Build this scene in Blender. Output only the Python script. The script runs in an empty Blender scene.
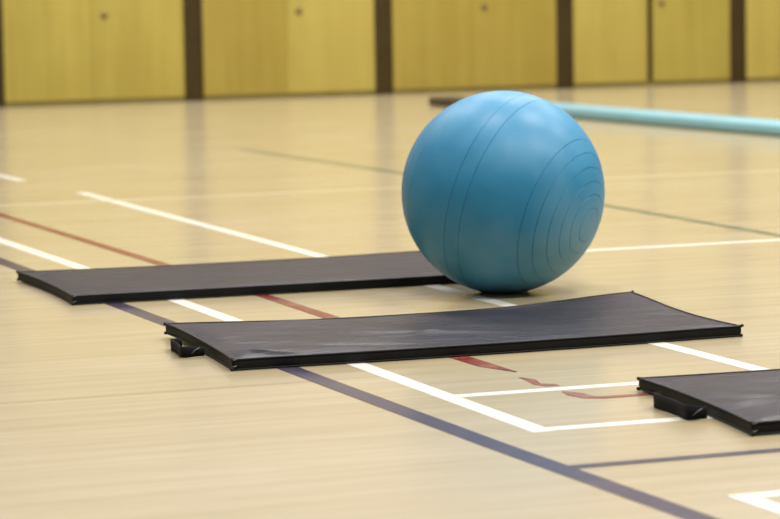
import bpy, bmesh, math, random
from mathutils import Vector, Matrix, noise

C = bpy.context.scene.collection
PI = math.pi
random.seed(7)

# ------------------------------------------------------------------ helpers
def link(name, bm, mat, parent=None, smooth=True):
    me = bpy.data.meshes.new(name)
    bmesh.ops.recalc_face_normals(bm, faces=bm.faces[:])
    bm.to_mesh(me); bm.free()
    if smooth:
        for p in me.polygons: p.use_smooth = True
    if mat: me.materials.append(mat)
    o = bpy.data.objects.new(name, me); C.objects.link(o)
    if parent is not None: o.parent = parent
    return o

def thing(name, label, cat, loc=(0, 0, 0), rz=0.0, group=None):
    o = bpy.data.objects.new(name, None); C.objects.link(o)
    o.location = loc; o.rotation_euler = (0, 0, rz)
    o.empty_display_size = 0.1
    o['label'] = label; o['category'] = cat
    if group: o['group'] = group
    return o

def box(bm, x0, x1, y0, y1, z0, z1, bev=0.0):
    r = bmesh.ops.create_cube(bm, size=1.0)
    vs = r['verts']
    for v in vs:
        v.co = Vector(((x0 + x1) / 2 + v.co.x * (x1 - x0), (y0 + y1) / 2 + v.co.y * (y1 - y0), (z0 + z1) / 2 + v.co.z * (z1 - z0)))
    if bev > 0:
        es = list({e for v in vs for e in v.link_edges})
        bmesh.ops.bevel(bm, geom=es, offset=bev, segments=3, profile=0.5, affect='EDGES')

def tube(bm, pts, rad, seg=8, closed=False):
    n = len(pts); rings = []
    for i, p in enumerate(pts):
        a = pts[(i - 1) % n] if (closed or i > 0) else p
        b = pts[(i + 1) % n] if (closed or i < n - 1) else p
        t = (Vector(b) - Vector(a)).normalized()
        s = t.cross(Vector((0, 0, 1)))
        if s.length < 1e-4: s = t.cross(Vector((1, 0, 0)))
        s.normalize(); w = s.cross(t)
        r = rad[i] if isinstance(rad, (list, tuple)) else rad
        rings.append([bm.verts.new(Vector(p) + s * r * math.cos(2 * PI * k / seg) + w * r * math.sin(2 * PI * k / seg)) for k in range(seg)])
    m = n if closed else n - 1
    for i in range(m):
        A, B = rings[i], rings[(i + 1) % n]
        for k in range(seg):
            bm.faces.new((A[k], A[(k + 1) % seg], B[(k + 1) % seg], B[k]))
    if not closed:
        bm.faces.new(rings[0][::-1]); bm.faces.new(rings[-1])

# ------------------------------------------------------------------ materials
class NT:
    def __init__(s, name):
        s.m = bpy.data.materials.new(name); s.m.use_nodes = True
        s.t = s.m.node_tree; s.b = s.t.nodes['Principled BSDF']
    def n(s, kind, **kw):
        nd = s.t.nodes.new(kind)
        for k, v in kw.items():
            if k in nd.inputs: nd.inputs[k].default_value = v
            else: setattr(nd, k, v)
        return nd
    def l(s, a, b): s.t.links.new(a, b)
    def coords(s, scale, src='Object'):
        tc = s.n('ShaderNodeTexCoord'); mp = s.n('ShaderNodeMapping')
        mp.inputs['Scale'].default_value = scale
        s.l(tc.outputs[src], mp.inputs['Vector']); return mp.outputs['Vector']
    def noise(s, vec, scale, detail=4.0, rough=0.55):
        nd = s.n('ShaderNodeTexNoise'); nd.inputs['Scale'].default_value = scale
        nd.inputs['Detail'].default_value = detail; nd.inputs['Roughness'].default_value = rough
        s.l(vec, nd.inputs['Vector']); return nd.outputs['Fac']
    def ramp(s, fac, stops):
        nd = s.n('ShaderNodeValToRGB'); e = nd.color_ramp.elements
        while len(e) < len(stops): e.new(0.5)
        for q, (p, c) in zip(e, stops): q.position = p; q.color = (*c, 1)
        s.l(fac, nd.inputs['Fac']); return nd.outputs['Color']
    def mix(s, fac, a, b, mode='MIX'):
        nd = s.n('ShaderNodeMix', data_type='RGBA', blend_type=mode)
        for v, i in ((fac, 0), (a, 6), (b, 7)):
            if hasattr(v, 'is_output'): s.l(v, nd.inputs[i])
            elif i == 0: nd.inputs[0].default_value = v
            else: nd.inputs[i].default_value = (*v, 1)
        return nd.outputs[2]
    def bump(s, fac, strength, dist):
        nd = s.n('ShaderNodeBump'); nd.inputs['Strength'].default_value = strength; nd.inputs['Distance'].default_value = dist
        s.l(fac, nd.inputs['Height']); s.l(nd.outputs['Normal'], s.b.inputs['Normal'])
    def set(s, **kw):
        for k, v in kw.items(): s.b.inputs[k.replace('_', ' ')].default_value = v
        return s

def simple(name, col, rough=0.5, var=0.12, scale=6.0, spec=0.5):
    t = NT(name); v = t.coords((1, 1, 1)); f = t.noise(v, scale)
    c = t.ramp(f, [(0.3, tuple(x * (1 - var) for x in col)), (0.7, tuple(min(1, x * (1 + var)) for x in col))])
    t.l(c, t.b.inputs['Base Color']); t.set(Roughness=rough, Specular_IOR_Level=spec)
    return t.m

def floor_material():
    t = NT('varnished_maple_floor')
    g1 = t.noise(t.coords((0.55, 9.0, 1)), 2.2, 6, 0.6)        # broad board to board tone
    g2 = t.noise(t.coords((2.2, 60.0, 1)), 2.0, 5, 0.62)       # fine grain along the boards
    big = t.noise(t.coords((0.7, 1.1, 1)), 1.6, 6, 0.6)
    c1 = t.ramp(g1, [(0.28, FLOOR_A), (0.72, FLOOR_B)])
    c2 = t.ramp(g2, [(0.30, (0.93, 0.91, 0.87)), (0.62, (1.0, 1.0, 1.0))])
    c = t.mix(1.0, c1, c2, 'MULTIPLY')
    c3 = t.ramp(big, [(0.32, (0.91, 0.885, 0.81)), (0.68, (1.0, 1.0, 1.0))])
    c = t.mix(1.0, c, c3, 'MULTIPLY')
    br = t.n('ShaderNodeTexBrick'); br.offset = 0.37
    for k, v in (('Scale', 1.0), ('Mortar Size', 0.0011), ('Mortar Smooth', 0.6), ('Bias', 0.0), ('Brick Width', 1.9), ('Row Height', 0.086)):
        br.inputs[k].default_value = v
    br.inputs['Color1'].default_value = (1, 1, 1, 1); br.inputs['Color2'].default_value = (0.975, 0.97, 0.95, 1); br.inputs['Mortar'].default_value = (0.94, 0.92, 0.87, 1)
    t.l(t.coords((1, 1, 1)), br.inputs['Vector'])
    c = t.mix(1.0, c, br.outputs['Color'], 'MULTIPLY')
    # a few long dark joints and scuffs
    sc = t.noise(t.coords((0.35, 22.0, 1)), 1.0, 2, 0.4)
    scr = t.ramp(sc, [(0.72, (1, 1, 1)), (0.80, (0.86, 0.80, 0.68))])
    c = t.mix(1.0, c, scr, 'MULTIPLY')
    t.l(c, t.b.inputs['Base Color'])
    rr = t.n('ShaderNodeMapRange'); rr.inputs['To Min'].default_value = FLOOR_R[0]; rr.inputs['To Max'].default_value = FLOOR_R[1]
    t.l(g1, rr.inputs['Value']); t.l(rr.outputs['Result'], t.b.inputs['Roughness'])
    t.set(Specular_IOR_Level=0.36)
    t.bump(g1, 0.02, 0.01)
    return t.m

def paint(name, col, wear=0.35, worn=(0.62, 0.47, 0.24)):
    t = NT(name)
    v = t.coords((1, 1, 1)); f = t.noise(v, 9.0, 6, 0.7)
    c = t.ramp(f, [(0.30 - 0.1 * (1 - wear), tuple(a * 0.72 + b * 0.28 for a, b in zip(col, worn))), (0.52, col)])
    t.l(c, t.b.inputs['Base Color']); t.set(Roughness=0.22, Specular_IOR_Level=0.17)
    return t.m

def plywood(name, a, b):
    t = NT(name)
    f = t.noise(t.coords((7.0, 7.0, 0.35)), 1.6, 5, 0.6)
    h = t.noise(t.coords((1.0, 1.0, 1.0)), 2.4, 3, 0.5)
    c = t.ramp(f, [(0.28, a), (0.72, b)])
    c2 = t.ramp(h, [(0.3, (0.92, 0.90, 0.84)), (0.7, (1, 1, 1))])
    t.l(t.mix(1.0, c, c2, 'MULTIPLY'), t.b.inputs['Base Color']); t.set(Roughness=0.42)
    t.bump(f, 0.05, 0.01)
    return t.m

def vinyl():
    t = NT('black_vinyl')
    f = t.noise(t.coords((1, 1, 1)), 5.0, 5, 0.6)
    fine = t.noise(t.coords((1, 1, 1)), 420.0, 2, 0.5)
    fold = t.noise(t.coords((1.3, 4.5, 1)), 3.2, 3, 0.55)
    c = t.ramp(f, [(0.3, (0.013, 0.010, 0.0145)), (0.75, (0.024, 0.0185, 0.027))])
    t.l(c, t.b.inputs['Base Color'])
    rr = t.n('ShaderNodeMapRange'); rr.inputs['To Min'].default_value = 0.27; rr.inputs['To Max'].default_value = 0.42
    t.l(f, rr.inputs['Value']); t.l(rr.outputs['Result'], t.b.inputs['Roughness'])
    t.set(Specular_IOR_Level=0.075)
    mx = t.n('ShaderNodeMath', operation='MULTIPLY_ADD'); mx.inputs[1].default_value = 0.03
    t.l(fine, mx.inputs[0]); t.l(fold, mx.inputs[2])
    t.bump(mx.outputs[0], 0.30, 0.02)
    return t.m

def ball_material():
    t = NT('blue_ball_vinyl')
    f = t.noise(t.coords((1, 1, 1)), 5.5, 6, 0.62)
    sp = t.noise(t.coords((1, 1, 1)), 26.0, 5, 0.7)
    c = t.ramp(f, [(0.28, BALL_A), (0.74, BALL_B)])
    c2 = t.ramp(sp, [(0.35, (0.94, 0.95, 0.96)), (0.7, (1.0, 1.0, 1.0))])
    c = t.mix(1.0, c, c2, 'MULTIPLY')
    du = t.ramp(t.noise(t.coords((1, 1, 1)), 2.6, 3, 0.5), [(0.42, (0, 0, 0)), (0.74, (0.20, 0.20, 0.20))])   # chalky dust patches
    c = t.mix(du, c, (0.40, 0.52, 0.60))
    t.l(c, t.b.inputs['Base Color'])
    rr = t.n('ShaderNodeMapRange'); rr.inputs['To Min'].default_value = 0.36; rr.inputs['To Max'].default_value = 0.50
    t.l(f, rr.inputs['Value']); t.l(rr.outputs['Result'], t.b.inputs['Roughness'])
    t.set(Specular_IOR_Level=0.38)
    t.bump(sp, 0.03, 0.004)
    return t.m

FLOOR_A = (0.380, 0.318, 0.196); FLOOR_B = (0.430, 0.366, 0.246); FLOOR_R = (0.16, 0.25)
BALL_A = (0.016, 0.175, 0.330); BALL_B = (0.036, 0.230, 0.400)

M_floor = floor_material()
M_white = paint('white_line_paint', (0.66, 0.65, 0.60), 0.4)
M_cream = paint('faded_line_paint', (0.50, 0.44, 0.30), 0.6)
M_navy = paint('dark_violet_line_paint', (0.036, 0.026, 0.052), 0.2, (0.25, 0.2, 0.2))
M_red = paint('red_line_paint', (0.155, 0.018, 0.016), 0.5)
M_pink = paint('worn_red_line_paint', (0.21, 0.062, 0.045), 0.7)
M_green = paint('green_line_paint', (0.10, 0.125, 0.08), 0.5)
M_ply = [plywood('yellow_plywood', (0.39, 0.31, 0.056), (0.48, 0.39, 0.083)),
         plywood('yellow_plywood_warm', (0.35, 0.265, 0.042), (0.43, 0.335, 0.066)),
         plywood('yellow_plywood_pale', (0.43, 0.34, 0.070), (0.51, 0.415, 0.100))]
M_dark = simple('dark_brown_stain', (0.050, 0.031, 0.008), 0.6, 0.12, 6.0, 0.25)
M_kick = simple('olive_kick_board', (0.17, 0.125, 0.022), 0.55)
M_wall = simple('cream_wall_paint', (0.385, 0.37, 0.40), 0.8, 0.04, 2)
M_hole = simple('dark_bolt', (0.16, 0.11, 0.03), 0.5)
M_vinyl = vinyl()
M_pipe = simple('black_edge_binding', (0.008, 0.008, 0.009), 0.6, 0.2, 40, 0.3)
M_gusset = simple('black_gusset', (0.006, 0.006, 0.0065), 0.6, 0.2, 20, 0.18)
M_strap = simple('black_webbing', (0.006, 0.006, 0.007), 0.8, 0.25, 90, 0.15)
M_thread = simple('pale_thread', (0.20, 0.195, 0.20), 0.6)
M_ball = ball_material()
M_turq = simple('turquoise_vinyl', (0.20, 0.40, 0.46), 0.45, 0.06, 3)
M_cap = simple('dark_brown_vinyl', (0.045, 0.030, 0.018), 0.5)

# ------------------------------------------------------------------ the hall: floor, markings, far wall
# X runs along the far wall, Y towards it, the floor is z = 0; metres
bm = bmesh.new(); box(bm, -9, 22, -4, 19.2, -0.12, 0.0)
floor = link('floor', bm, M_floor, None, False); floor['kind'] = 'structure'

LINES = 0
def marking(pts, width, mat, label, closed_caps=True):
    """A painted line: a ribbon through floor points, width metres (one number or one per point)."""
    global LINES
    LINES += 1
    z = 0.0004 + 0.00004 * LINES
    bm = bmesh.new(); P = [Vector((a, b, 0)) for a, b in pts]; rows = []
    for i, p in enumerate(P):
        a = P[max(i - 1, 0)]; b = P[min(i + 1, len(P) - 1)]
        t = (b - a).normalized(); s = Vector((-t.y, t.x, 0))
        w = (width[i] if isinstance(width, (list, tuple)) else width) / 2
        rows.append([bm.verts.new((p.x + s.x * q * w, p.y + s.y * q * w, zz)) for q, zz in ((-1, -0.001), (-1, z), (1, z), (1, -0.001))])
    for A, B in zip(rows, rows[1:]):
        for k in range(3): bm.faces.new((A[k], A[k + 1], B[k + 1], B[k]))
    bm.faces.new(rows[0]); bm.faces.new(rows[-1][::-1])
    o = link('line_marking', bm, mat, floor, False)
    o['label'] = label; o['kind'] = 'structure'
    return o

W = 0.044
marking([(2.256, 13.6), (2.256, 9.5), (2.262, 8.5), (2.266, 7.6), (2.260, 7.0), (2.257, 6.1), (2.243, 5.083)], W, M_white, 'white painted line ending in a corner beside the violet line')
marking([(2.260, 5.587), (5.4, 5.560)], W * 0.9, M_white, 'short white painted cross line above the white corner')
marking([(2.222, 5.107), (5.4, 5.080)], W * 0.9, M_white, 'white painted line running right from the white corner')
marking([(3.036, 11.45), (3.016, 9.0), (3.003, 8.0), (3.003, 7.0), (3.008, 6.0), (3.006, 3.6)], W, M_white, 'white painted line passing under the far mat and the middle mat')
marking([(2.955, 13.6), (2.990, 12.24)], W, M_white, 'short white painted line end far off on the left')
marking([(2.05, 8.245), (8.5, 8.262)][0:0] or [(3.45, 8.245), (9.0, 8.262)], W, M_white, 'white painted line running right from behind the ball')
marking([(1.5, 10.985), (9.0, 10.955)], W, M_cream, 'faded pale line across the far floor')
marking([(2.085, 13.0), (2.092, 9.0), (2.095, 7.0), (2.097, 6.1), (2.098, 5.0), (2.110, 4.2), (2.13, 3.2)], 0.050, M_navy, 'dark violet painted line running past the white corner')
marking([(2.115, 4.697), (5.4, 4.688)], 0.036, M_navy, 'thin dark violet line branching off to the right')
marking([(4.455, 13.71), (4.500, 12.6), (4.530, 11.5), (4.560, 9.8), (4.535, 8.4), (4.50, 7.2)], 0.045, M_green, 'dull green painted line passing behind the ball')
marking([(2.262, 3.2), (2.262, 4.325)], W, M_white, 'white line of the corner at the lower right edge')
marking([(2.245, 4.308), (4.6, 4.300)], W, M_white, 'white cross line of the corner at the lower right edge')
marking([(2.488, 13.0), (2.496, 10.55), (2.502, 9.6), (2.506, 8.5), (2.508, 7.5), (2.501, 7.0), (2.504, 6.11), (2.504, 5.98), (2.514, 5.915), (2.522, 5.86)],
        [0.036, 0.036, 0.037, 0.038, 0.038, 0.042, 0.046, 0.044, 0.022, 0.006], M_red, 'red painted line passing under both mats, worn off at its near end')
marking([(2.494, 5.775), (2.500, 5.73), (2.488, 5.67), (2.506, 5.64), (2.519, 5.625)], [0.006, 0.024, 0.018, 0.036, 0.006], M_pink, 'worn scrap of red line beside the white cross line')
marking([(2.492, 5.545), (2.498, 5.50), (2.506, 5.445), (2.53, 5.431), (2.70, 5.428), (3.4, 5.42)], [0.008, 0.038, 0.034, 0.028, 0.026, 0.026], M_pink, 'worn red line turning a corner towards the near mat')

# far wall: dark backing, timber posts, plywood panels in pairs, pale wall above
WY = 18.86
bm = bmesh.new(); box(bm, -9, 22, WY + 0.06, WY + 0.30, 0, 6.5)
wall = link('wall_back', bm, M_wall, None, False); wall['kind'] = 'structure'
bm = bmesh.new(); box(bm, -9, 22, WY + 0.034, WY + 0.062, 0, 1.92)
bk = link('dark_backing', bm, M_dark, wall, False); bk['kind'] = 'structure'; bk['label'] = 'dark brown backing behind the plywood panels'
P0, BAY, PW = 4.446, 1.359, 0.136
for k in range(-9, 13):
    x = P0 + k * BAY
    bm = bmesh.new(); box(bm, x - PW / 2 - 0.01, x + PW / 2 + 0.01, WY + 0.014, WY + 0.05, 0.0, 1.90, 0.004)
    po = link('wall_post', bm, M_dark, wall); po['kind'] = 'structure'
    if k == 12: break
    a, b = x + PW / 2, x + BAY - PW / 2; mid = (a + b) / 2 - 0.02
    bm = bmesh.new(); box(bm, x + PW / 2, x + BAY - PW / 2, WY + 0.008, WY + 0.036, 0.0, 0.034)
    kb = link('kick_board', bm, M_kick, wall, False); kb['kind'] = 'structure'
    gap = 0.046 if k == 3 else 0.001
    for (p, q, mi) in ((a, mid - gap / 2, k * 2), (mid + gap / 2, b, k * 2 + 1)):
        m = M_ply[{0: 0, 1: 0, 2: 1, 3: 2, 4: 1, 5: 1, 6: 2, 7: 0}.get(mi, mi % 3)]
        bm = bmesh.new(); box(bm, p, q, WY, WY + 0.033, 0.033, 1.90, 0.0025)
        pn = link('plywood_panel', bm, m, wall); pn['kind'] = 'structure'
        if mi % 2:
            bm = bmesh.new()
            bmesh.ops.create_cone(bm, cap_ends=True, segments=20, radius1=0.026, radius2=0.022, depth=0.008,
                                  matrix=Matrix.Translation((x + 0.748, WY - 0.003, 0.585)) @ Matrix.Rotation(PI / 2, 4, 'X'))
            h = link('bolt_head', bm, M_hole, pn); h['kind'] = 'structure'

# ------------------------------------------------------------------ the ball
BR = 0.275
AX = Vector((0.59472, -0.7458, -0.30016)).normalized()
def ball_profile():
    grooves = [10.0, 17.6, 24.9, 32.8, 41.2, 49.7]
    grooves += [83.2, 92.2]
    grooves += [175.4 - g for g in (10.0, 17.6, 24.9, 32.8, 41.2, 49.7)]
    ang = set(a * 1.5 for a in range(0, 121))
    for g in grooves:
        for d in (-0.6, -0.26, -0.20, -0.14, 0, 0.14, 0.20, 0.26, 0.6): ang.add(round(g + d, 3))
    out = []
    for a in sorted(ang):
        d = min(abs(a - g) for g in grooves)
        depth = 0.0024 if d < 0.17 else 0.0
        out.append((a, BR - depth))
    return out
def make_ball():
    t = thing('exercise_ball', 'blue inflated exercise ball with ringed grooves standing on the hall floor', 'ball', (3.118, 7.319, 0.0))
    q = Vector((0, 0, 1)).rotation_difference(AX).to_matrix()
    bm = bmesh.new(); rings = []; N = 144
    prof = ball_profile()
    for a, r in prof:
        th = math.radians(a)
        if a < 1e-6 or a > 179.999:
            rings.append([bm.verts.new(q @ Vector((0, 0, r * math.cos(th))))]); continue
        rings.append([bm.verts.new(q @ Vector((r * math.sin(th) * math.cos(2 * PI * k / N), r * math.sin(th) * math.sin(2 * PI * k / N), r * math.cos(th)))) for k in range(N)])
    for A, B in zip(rings, rings[1:]):
        for k in range(N):
            k2 = (k + 1) % N
            if len(A) == 1: bm.faces.new((A[0], B[k], B[k2]))
            elif len(B) == 1: bm.faces.new((A[k], B[0], A[k2]))
            else: bm.faces.new((A[k], B[k], B[k2], A[k2]))
    for v in bm.verts:                       # sits a little flattened on the floor
        v.co.z += BR - 0.0035
        if v.co.z < 0.0045: v.co.z = 0.0010 + 0.0008 * (v.co.z + 0.0035) / 0.008
    link('ball_skin', bm, M_ball, t)
    # valve plug on the far pole
    bm = bmesh.new(); P = -AX * (BR - 0.001) + Vector((0, 0, BR - 0.0035))
    bmesh.ops.create_cone(bm, cap_ends=True, segments=20, radius1=0.009, radius2=0.006, depth=0.004,
                          matrix=Matrix.Translation(P) @ Vector((0, 0, 1)).rotation_difference(-AX).to_matrix().to_4x4())
    pl = link('valve_plug', bm, M_thread, t); pl['label'] = 'pale valve plug'
make_ball()

# ------------------------------------------------------------------ the mats
def sm(x): x = max(0.0, min(1.0, x)); return x * x * (3 - 2 * x)
def make_mat(label, origin, rz, L, Wd, T, lifts, seed, handle=None, wr=1.0, skew=0.0, skew_far=0.0, bend=0.0):
    """A padded vinyl mat: origin = near left corner, x along its length, y across it. lifts = curl of the four corners (near left, near right, far left, far right)."""
    t = thing('exercise_mat', label, 'mat', (origin[0], origin[1], 0.0), rz, 'black exercise mats')
    rnd = random.Random(seed)
    folds = [(rnd.uniform(0.02, L * 0.4), rnd.uniform(0, Wd), rnd.uniform(-0.55, 0.55), rnd.uniform(0.12, 0.34), rnd.uniform(0.008, 0.018), rnd.uniform(-0.0022, 0.0026)) for _ in range(9)]
    folds += [(rnd.uniform(0.5, L), rnd.uniform(0, Wd), rnd.uniform(-0.5, 0.5), rnd.uniform(0.12, 0.3), rnd.uniform(0.012, 0.026), rnd.uniform(-0.0014, 0.0015)) for _ in range(7)]
    def lift(u, v):
        z = 0.0
        for (cu, cv), h in zip(((0, 0), (1, 0), (0, 1), (1, 1)), lifts):
            du = (u - cu) * L; dv = (v - cv) * Wd
            z += h * math.exp(-(du * du) / (2 * 0.19 ** 2) - (dv * dv) / (2 * 0.20 ** 2))
        return z
    def plan(u, v, out=0.0):
        x = u * L; y = v * Wd
        ex = 0.013 * (1 - (2 * v - 1) ** 2) * (1 - 2 * u) * abs(1 - 2 * u) ** 3      # the ends bow inwards between the corners
        ey = 0.006 * (1 - (2 * u - 1) ** 8) * (1 - 2 * v) * abs(1 - 2 * v) ** 3
        return x + ex + skew * v * (1 - u) + skew_far * (v - 0.5) * u, y + ey - bend * 4 * u * (1 - u)
    def ztop(u, v):
        x, y = u * L, v * Wd
        e = min(x, L - x, y, Wd - y)
        puff = 0.0040 * sm(0.12 + 0.88 * e / 0.055) - 0.001 * sm((e - 0.05) / 0.2)
        w = 0.0012 * noise.noise(Vector((x * 5 + seed, y * 7, seed)))
        for fx, fy, fa, fl, fw, fh in folds:
            dx, dy = x - fx, y - fy
            a = dx * math.cos(fa) + dy * math.sin(fa); b = -dx * math.sin(fa) + dy * math.cos(fa)
            w += fh * math.exp(-(a / fl) ** 2 * 2 - (b / fw) ** 2)
        return T - 0.0045 + puff + wr * w * sm(e / 0.04) + lift(u, v)
    nu, nv = 150, 76
    us = [i / nu for i in range(nu + 1)]; vs = [j / nv for j in range(nv + 1)]
    bm = bmesh.new()
    top = [[bm.verts.new((*plan(u, v), ztop(u, v))) for v in vs] for u in us]
    for i in range(nu):
        for j in range(nv): bm.faces.new((top[i][j], top[i + 1][j], top[i + 1][j + 1], top[i][j + 1]))
    per = [(i, 0) for i in range(nu)] + [(nu, j) for j in range(nv)] + [(i, nv) for i in range(nu, 0, -1)] + [(0, j) for j in range(nv, 0, -1)]
    def inward(i, j, d):
        u, v = us[i], vs[j]; x, y = plan(u, v)
        return x + d * ((i == 0) - (i == nu)), y + d * ((j == 0) - (j == nv))
    ring0 = [top[i][j] for i, j in per]; rings = [ring0]
    for f, d in ((0.82, -0.0006), (0.62, -0.0012), (0.4, -0.0010), (0.2, -0.0002), (0.0, 0.0006)):
        R = []
        for i, j in per:
            x, y = inward(i, j, d); lz = lift(us[i], vs[j]); zt = top[i][j].co.z - lz
            R.append(bm.verts.new((x, y, lz + 0.0022 + (zt - 0.0022) * f)))
        rings.append(R)
    n = len(per)
    for A, B in zip(rings, rings[1:]):
        for k in range(n): bm.faces.new((A[k], B[k], B[(k + 1) % n], A[(k + 1) % n])).material_index = 1
    bot = {}
    for k, (i, j) in enumerate(per): bot[(i, j)] = rings[-1][k]
    for i in range(0, nu + 1):
        for j in range(0, nv + 1):
            if (i, j) not in bot: bot[(i, j)] = bm.verts.new((*plan(us[i], vs[j]), 0.0022 + lift(us[i], vs[j])))
    for i in range(nu):
        for j in range(nv): bm.faces.new((bot[(i, j)], bot[(i, j + 1)], bot[(i + 1, j + 1)], bot[(i + 1, j)]))
    cv = link('mat_cover', bm, M_vinyl, t); cv.data.materials.append(M_gusset)
    # bound seams round the top and the bottom edge, pulled out to a tuft at every corner
    for top_edge in (True, False):
        bm = bmesh.new(); pts = []
        for k, (i, j) in enumerate(per):
            if k % 2 and (i, j) not in ((0, 0), (nu, 0), (0, nv), (nu, nv)): continue
            src = rings[0][k] if False else None
            u, v = us[i], vs[j]; x, y = inward(i, j, -0.0004)
            z = (ztop(u, v) + 0.0004) if top_edge else (0.0027 + lift(u, v))
            pts.append(Vector((x, y, z)))
        tube(bm, pts, 0.0021, 6, True)
        for cu, cv in ((0, 0), (1, 0), (0, 1), (1, 1)):
            x, y = plan(cu, cv); z = (ztop(cu, cv) if top_edge else 0.0030 + lift(cu, cv))
            dx, dy = (2 * cu - 1), (2 * cv - 1)
            k = 0.0035 + 0.0035 * rnd.random()
            up = 0.004 * rnd.random() if top_edge else 0.001
            tube(bm, [Vector((x - dx * 0.008, y - dy * 0.008, z)), Vector((x, y, z)), Vector((x + dx * k * 0.6, y + dy * k * 0.3, z + up * 0.6)), Vector((x + dx * k, y + dy * k * 0.35, z + up))],
                 [0.003, 0.0038, 0.0040, 0.0026], 7)
        link('edge_binding', bm, M_pipe, t)
    # pale thread at the near left corner
    bm = bmesh.new(); zc = ztop(0, 0)
    for q in (0, 2):
        z0 = zc + 0.001 - q * 0.0075
        tube(bm, [Vector((-0.004 + 0.004 * q * 0.2, -0.002, z0)), Vector((0.001, -0.0065, z0 - 0.001)), Vector((0.008, -0.0055, z0 + 0.0015))], [0.0006, 0.0009, 0.0005], 6)
    th = link('corner_stitching', bm, M_thread, t); th['label'] = 'pale stitching at the corner'
    # webbing carry loop sewn into the left end
    if handle:
        y0, y1, outx, hgt, lean, zc = handle
        bm = bmesh.new(); path = []
        for q in range(33):
            s = q / 32; a = PI * s
            yy = y0 + (y1 - y0) * (0.5 - 0.5 * math.cos(a)) ** 1.9
            xx = 0.012 - outx * math.sin(a) ** 0.62 * (0.82 + 0.18 * math.cos(2 * a - 0.8))
            path.append((xx, yy, s))
        hw = hgt / 2; th_ = 0.0013
        rows = []
        for q, (xx, yy, s) in enumerate(path):
            A = path[max(q - 1, 0)]; B = path[min(q + 1, 32)]
            tx, ty = B[0] - A[0], B[1] - A[1]; l = math.hypot(tx, ty); nx, ny = -ty / l, tx / l
            free = math.sin(PI * s)
            zz = zc * (1 - free) + (hw + 0.0015) * free
            half = hw * (0.80 + 0.20 * min(1, free * 2.0))
            ln = lean * free
            zz = max(zz, half + 0.0006)
            rows.append([bm.verts.new((xx + nx * (sgn * th_) + nx * ln * k * half, yy + ny * (sgn * th_) + ny * ln * k * half, zz + k * half)) for sgn, k in ((-1, -1), (-1, 0), (-1, 1), (1, 1), (1, 0), (1, -1))])
        for A, B in zip(rows, rows[1:]):
            for k in range(6): bm.faces.new((A[k], A[(k + 1) % 6], B[(k + 1) % 6], B[k]))
        bm.faces.new(rows[0]); bm.faces.new(rows[-1][::-1])
        ho = link('carry_handle', bm, M_strap, t)
        bm = bmesh.new()                     # pale thread where the loop is sewn in
        tube(bm, [Vector((0.000, y0 - 0.004, 0.024)), Vector((-0.010, y0 - 0.004, 0.019)), Vector((-0.020, y0 - 0.003, 0.011))], [0.0006, 0.0008, 0.0005], 6)
        s_ = link('handle_stitching', bm, M_thread, ho); s_['label'] = 'pale loose thread on the handle'
    return t

make_mat('black vinyl exercise mat lying behind, its right end hidden by the ball', (1.984, 7.588), -0.014, 1.27, 0.665, 0.0285, (0, 0, 0.003, 0.003), 11, None, 1.2, 0.004, 0.0, 0.012)
make_mat('creased black exercise mat lying whole in the middle, its far right corner curled up', (1.972, 6.168), 0.0, 1.270, 0.628, 0.0290, (0, 0, 0.010, 0.018), 23,
         (0.250, 0.425, 0.066, 0.026, 0.08, 0.014), 3.3, 0.034, 0.016, 0.024)
make_mat('black exercise mat nearest the camera, cut off by the right edge of the photo', (2.570, 4.856), -0.012, 1.27, 0.622, 0.0290, (0, 0, 0.002, 0), 37,
         (0.215, 0.420, 0.050, 0.030, 0.08, 0.015), 2.2, 0.058)

# ------------------------------------------------------------------ the low turquoise beam on the far floor
def make_beam():
    A = Vector((6.925, 17.22, 0)); B = Vector((7.20, 12.0, 0)); d = B - A; L = d.length
    t = thing('floor_beam', 'long low turquoise padded beam with a dark end on the far floor', 'beam', A, math.atan2(d.y, d.x))
    def body(x0, x1, w, h, name, mat, bev):
        bm = bmesh.new(); box(bm, x0, x1, -w / 2, w / 2, 0.001, h, bev); return link(name, bm, mat, t)
    body(1.07, L, 0.21, 0.066, 'padded_body', M_turq, 0.022)
    e = body(0.0, 1.07, 0.19, 0.056, 'end_section', M_cap, 0.012); e['label'] = 'dark brown end section'
make_beam()

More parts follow.
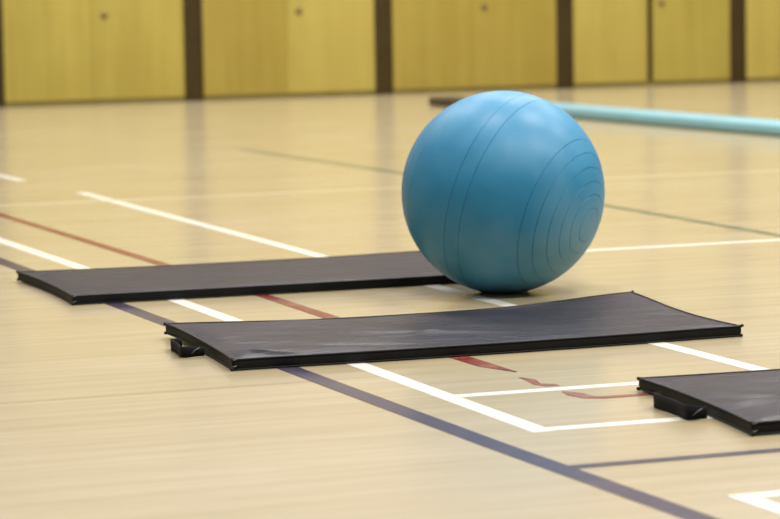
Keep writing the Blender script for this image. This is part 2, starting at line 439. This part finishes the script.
# ------------------------------------------------------------------ light: rows of hall lamps overhead, world gradient standing in for the unseen bright ceiling
def lamp(x, y, z, sx, sy, e, col=(1.0, 0.965, 0.915)):
    l = bpy.data.lights.new('hall_lamp', 'AREA'); l.shape = 'RECTANGLE'; l.size = sx; l.size_y = sy; l.energy = e; l.color = col
    o = bpy.data.objects.new('hall_lamp', l); C.objects.link(o); o.location = (x, y, z)
for x, watts in ((-1.5, 75), (2.5, 225), (6.5, 280), (10.5, 280)):
    for y, k in ((3.0, 1.25), (8.0, 1.05), (13.0, 0.82), (18.0, 0.82)):
        lamp(x, y, 7.2, 1.5, 0.5, watts * k)

w = bpy.data.worlds.new('ceiling_fill'); bpy.context.scene.world = w; w.use_nodes = True
nt = w.node_tree; bg = nt.nodes['Background']
tc = nt.nodes.new('ShaderNodeTexCoord'); sx = nt.nodes.new('ShaderNodeSeparateXYZ'); rp = nt.nodes.new('ShaderNodeValToRGB')
nt.links.new(tc.outputs['Generated'], sx.inputs[0]); nt.links.new(sx.outputs['Z'], rp.inputs['Fac']); nt.links.new(rp.outputs['Color'], bg.inputs['Color'])
e = rp.color_ramp.elements
e[0].position = 0.0; e[0].color = (0.12, 0.11, 0.09, 1)
e[1].position = 0.75; e[1].color = (0.95, 0.95, 0.95, 1)
bg.inputs['Strength'].default_value = 0.45

# ------------------------------------------------------------------ camera: a 135 mm lens held 0.89 m above the floor
cam = bpy.data.cameras.new('camera'); co = bpy.data.objects.new('camera', cam); C.objects.link(co)
r = Vector((0.93381, -0.3574, -0.01654)); u = Vector((0.05113, 0.08756, 0.99485)); f = Vector((0.35411, 0.92984, -0.10004)) + u * 0.00017
f.normalize(); u = r.cross(f).normalized(); r = f.cross(u)
M = Matrix(((r.x, u.x, -f.x, 0), (r.y, u.y, -f.y, 0), (r.z, u.z, -f.z, 0.89156), (0, 0, 0, 1)))
co.matrix_world = M
cam.sensor_width = 36.0; cam.lens = 2943.3 / 780 * 36.0; cam.clip_start = 0.05; cam.clip_end = 200
cam.dof.use_dof = True; cam.dof.focus_distance = 6.7; cam.dof.aperture_fstop = 5.0; cam.dof.aperture_blades = 9
sc = bpy.context.scene
sc.camera = co
sc.view_settings.view_transform = 'Standard'; sc.view_settings.look = 'None'
sc.view_settings.exposure = 0.0; sc.view_settings.gamma = 1.0; sc.view_settings.use_curve_mapping = False
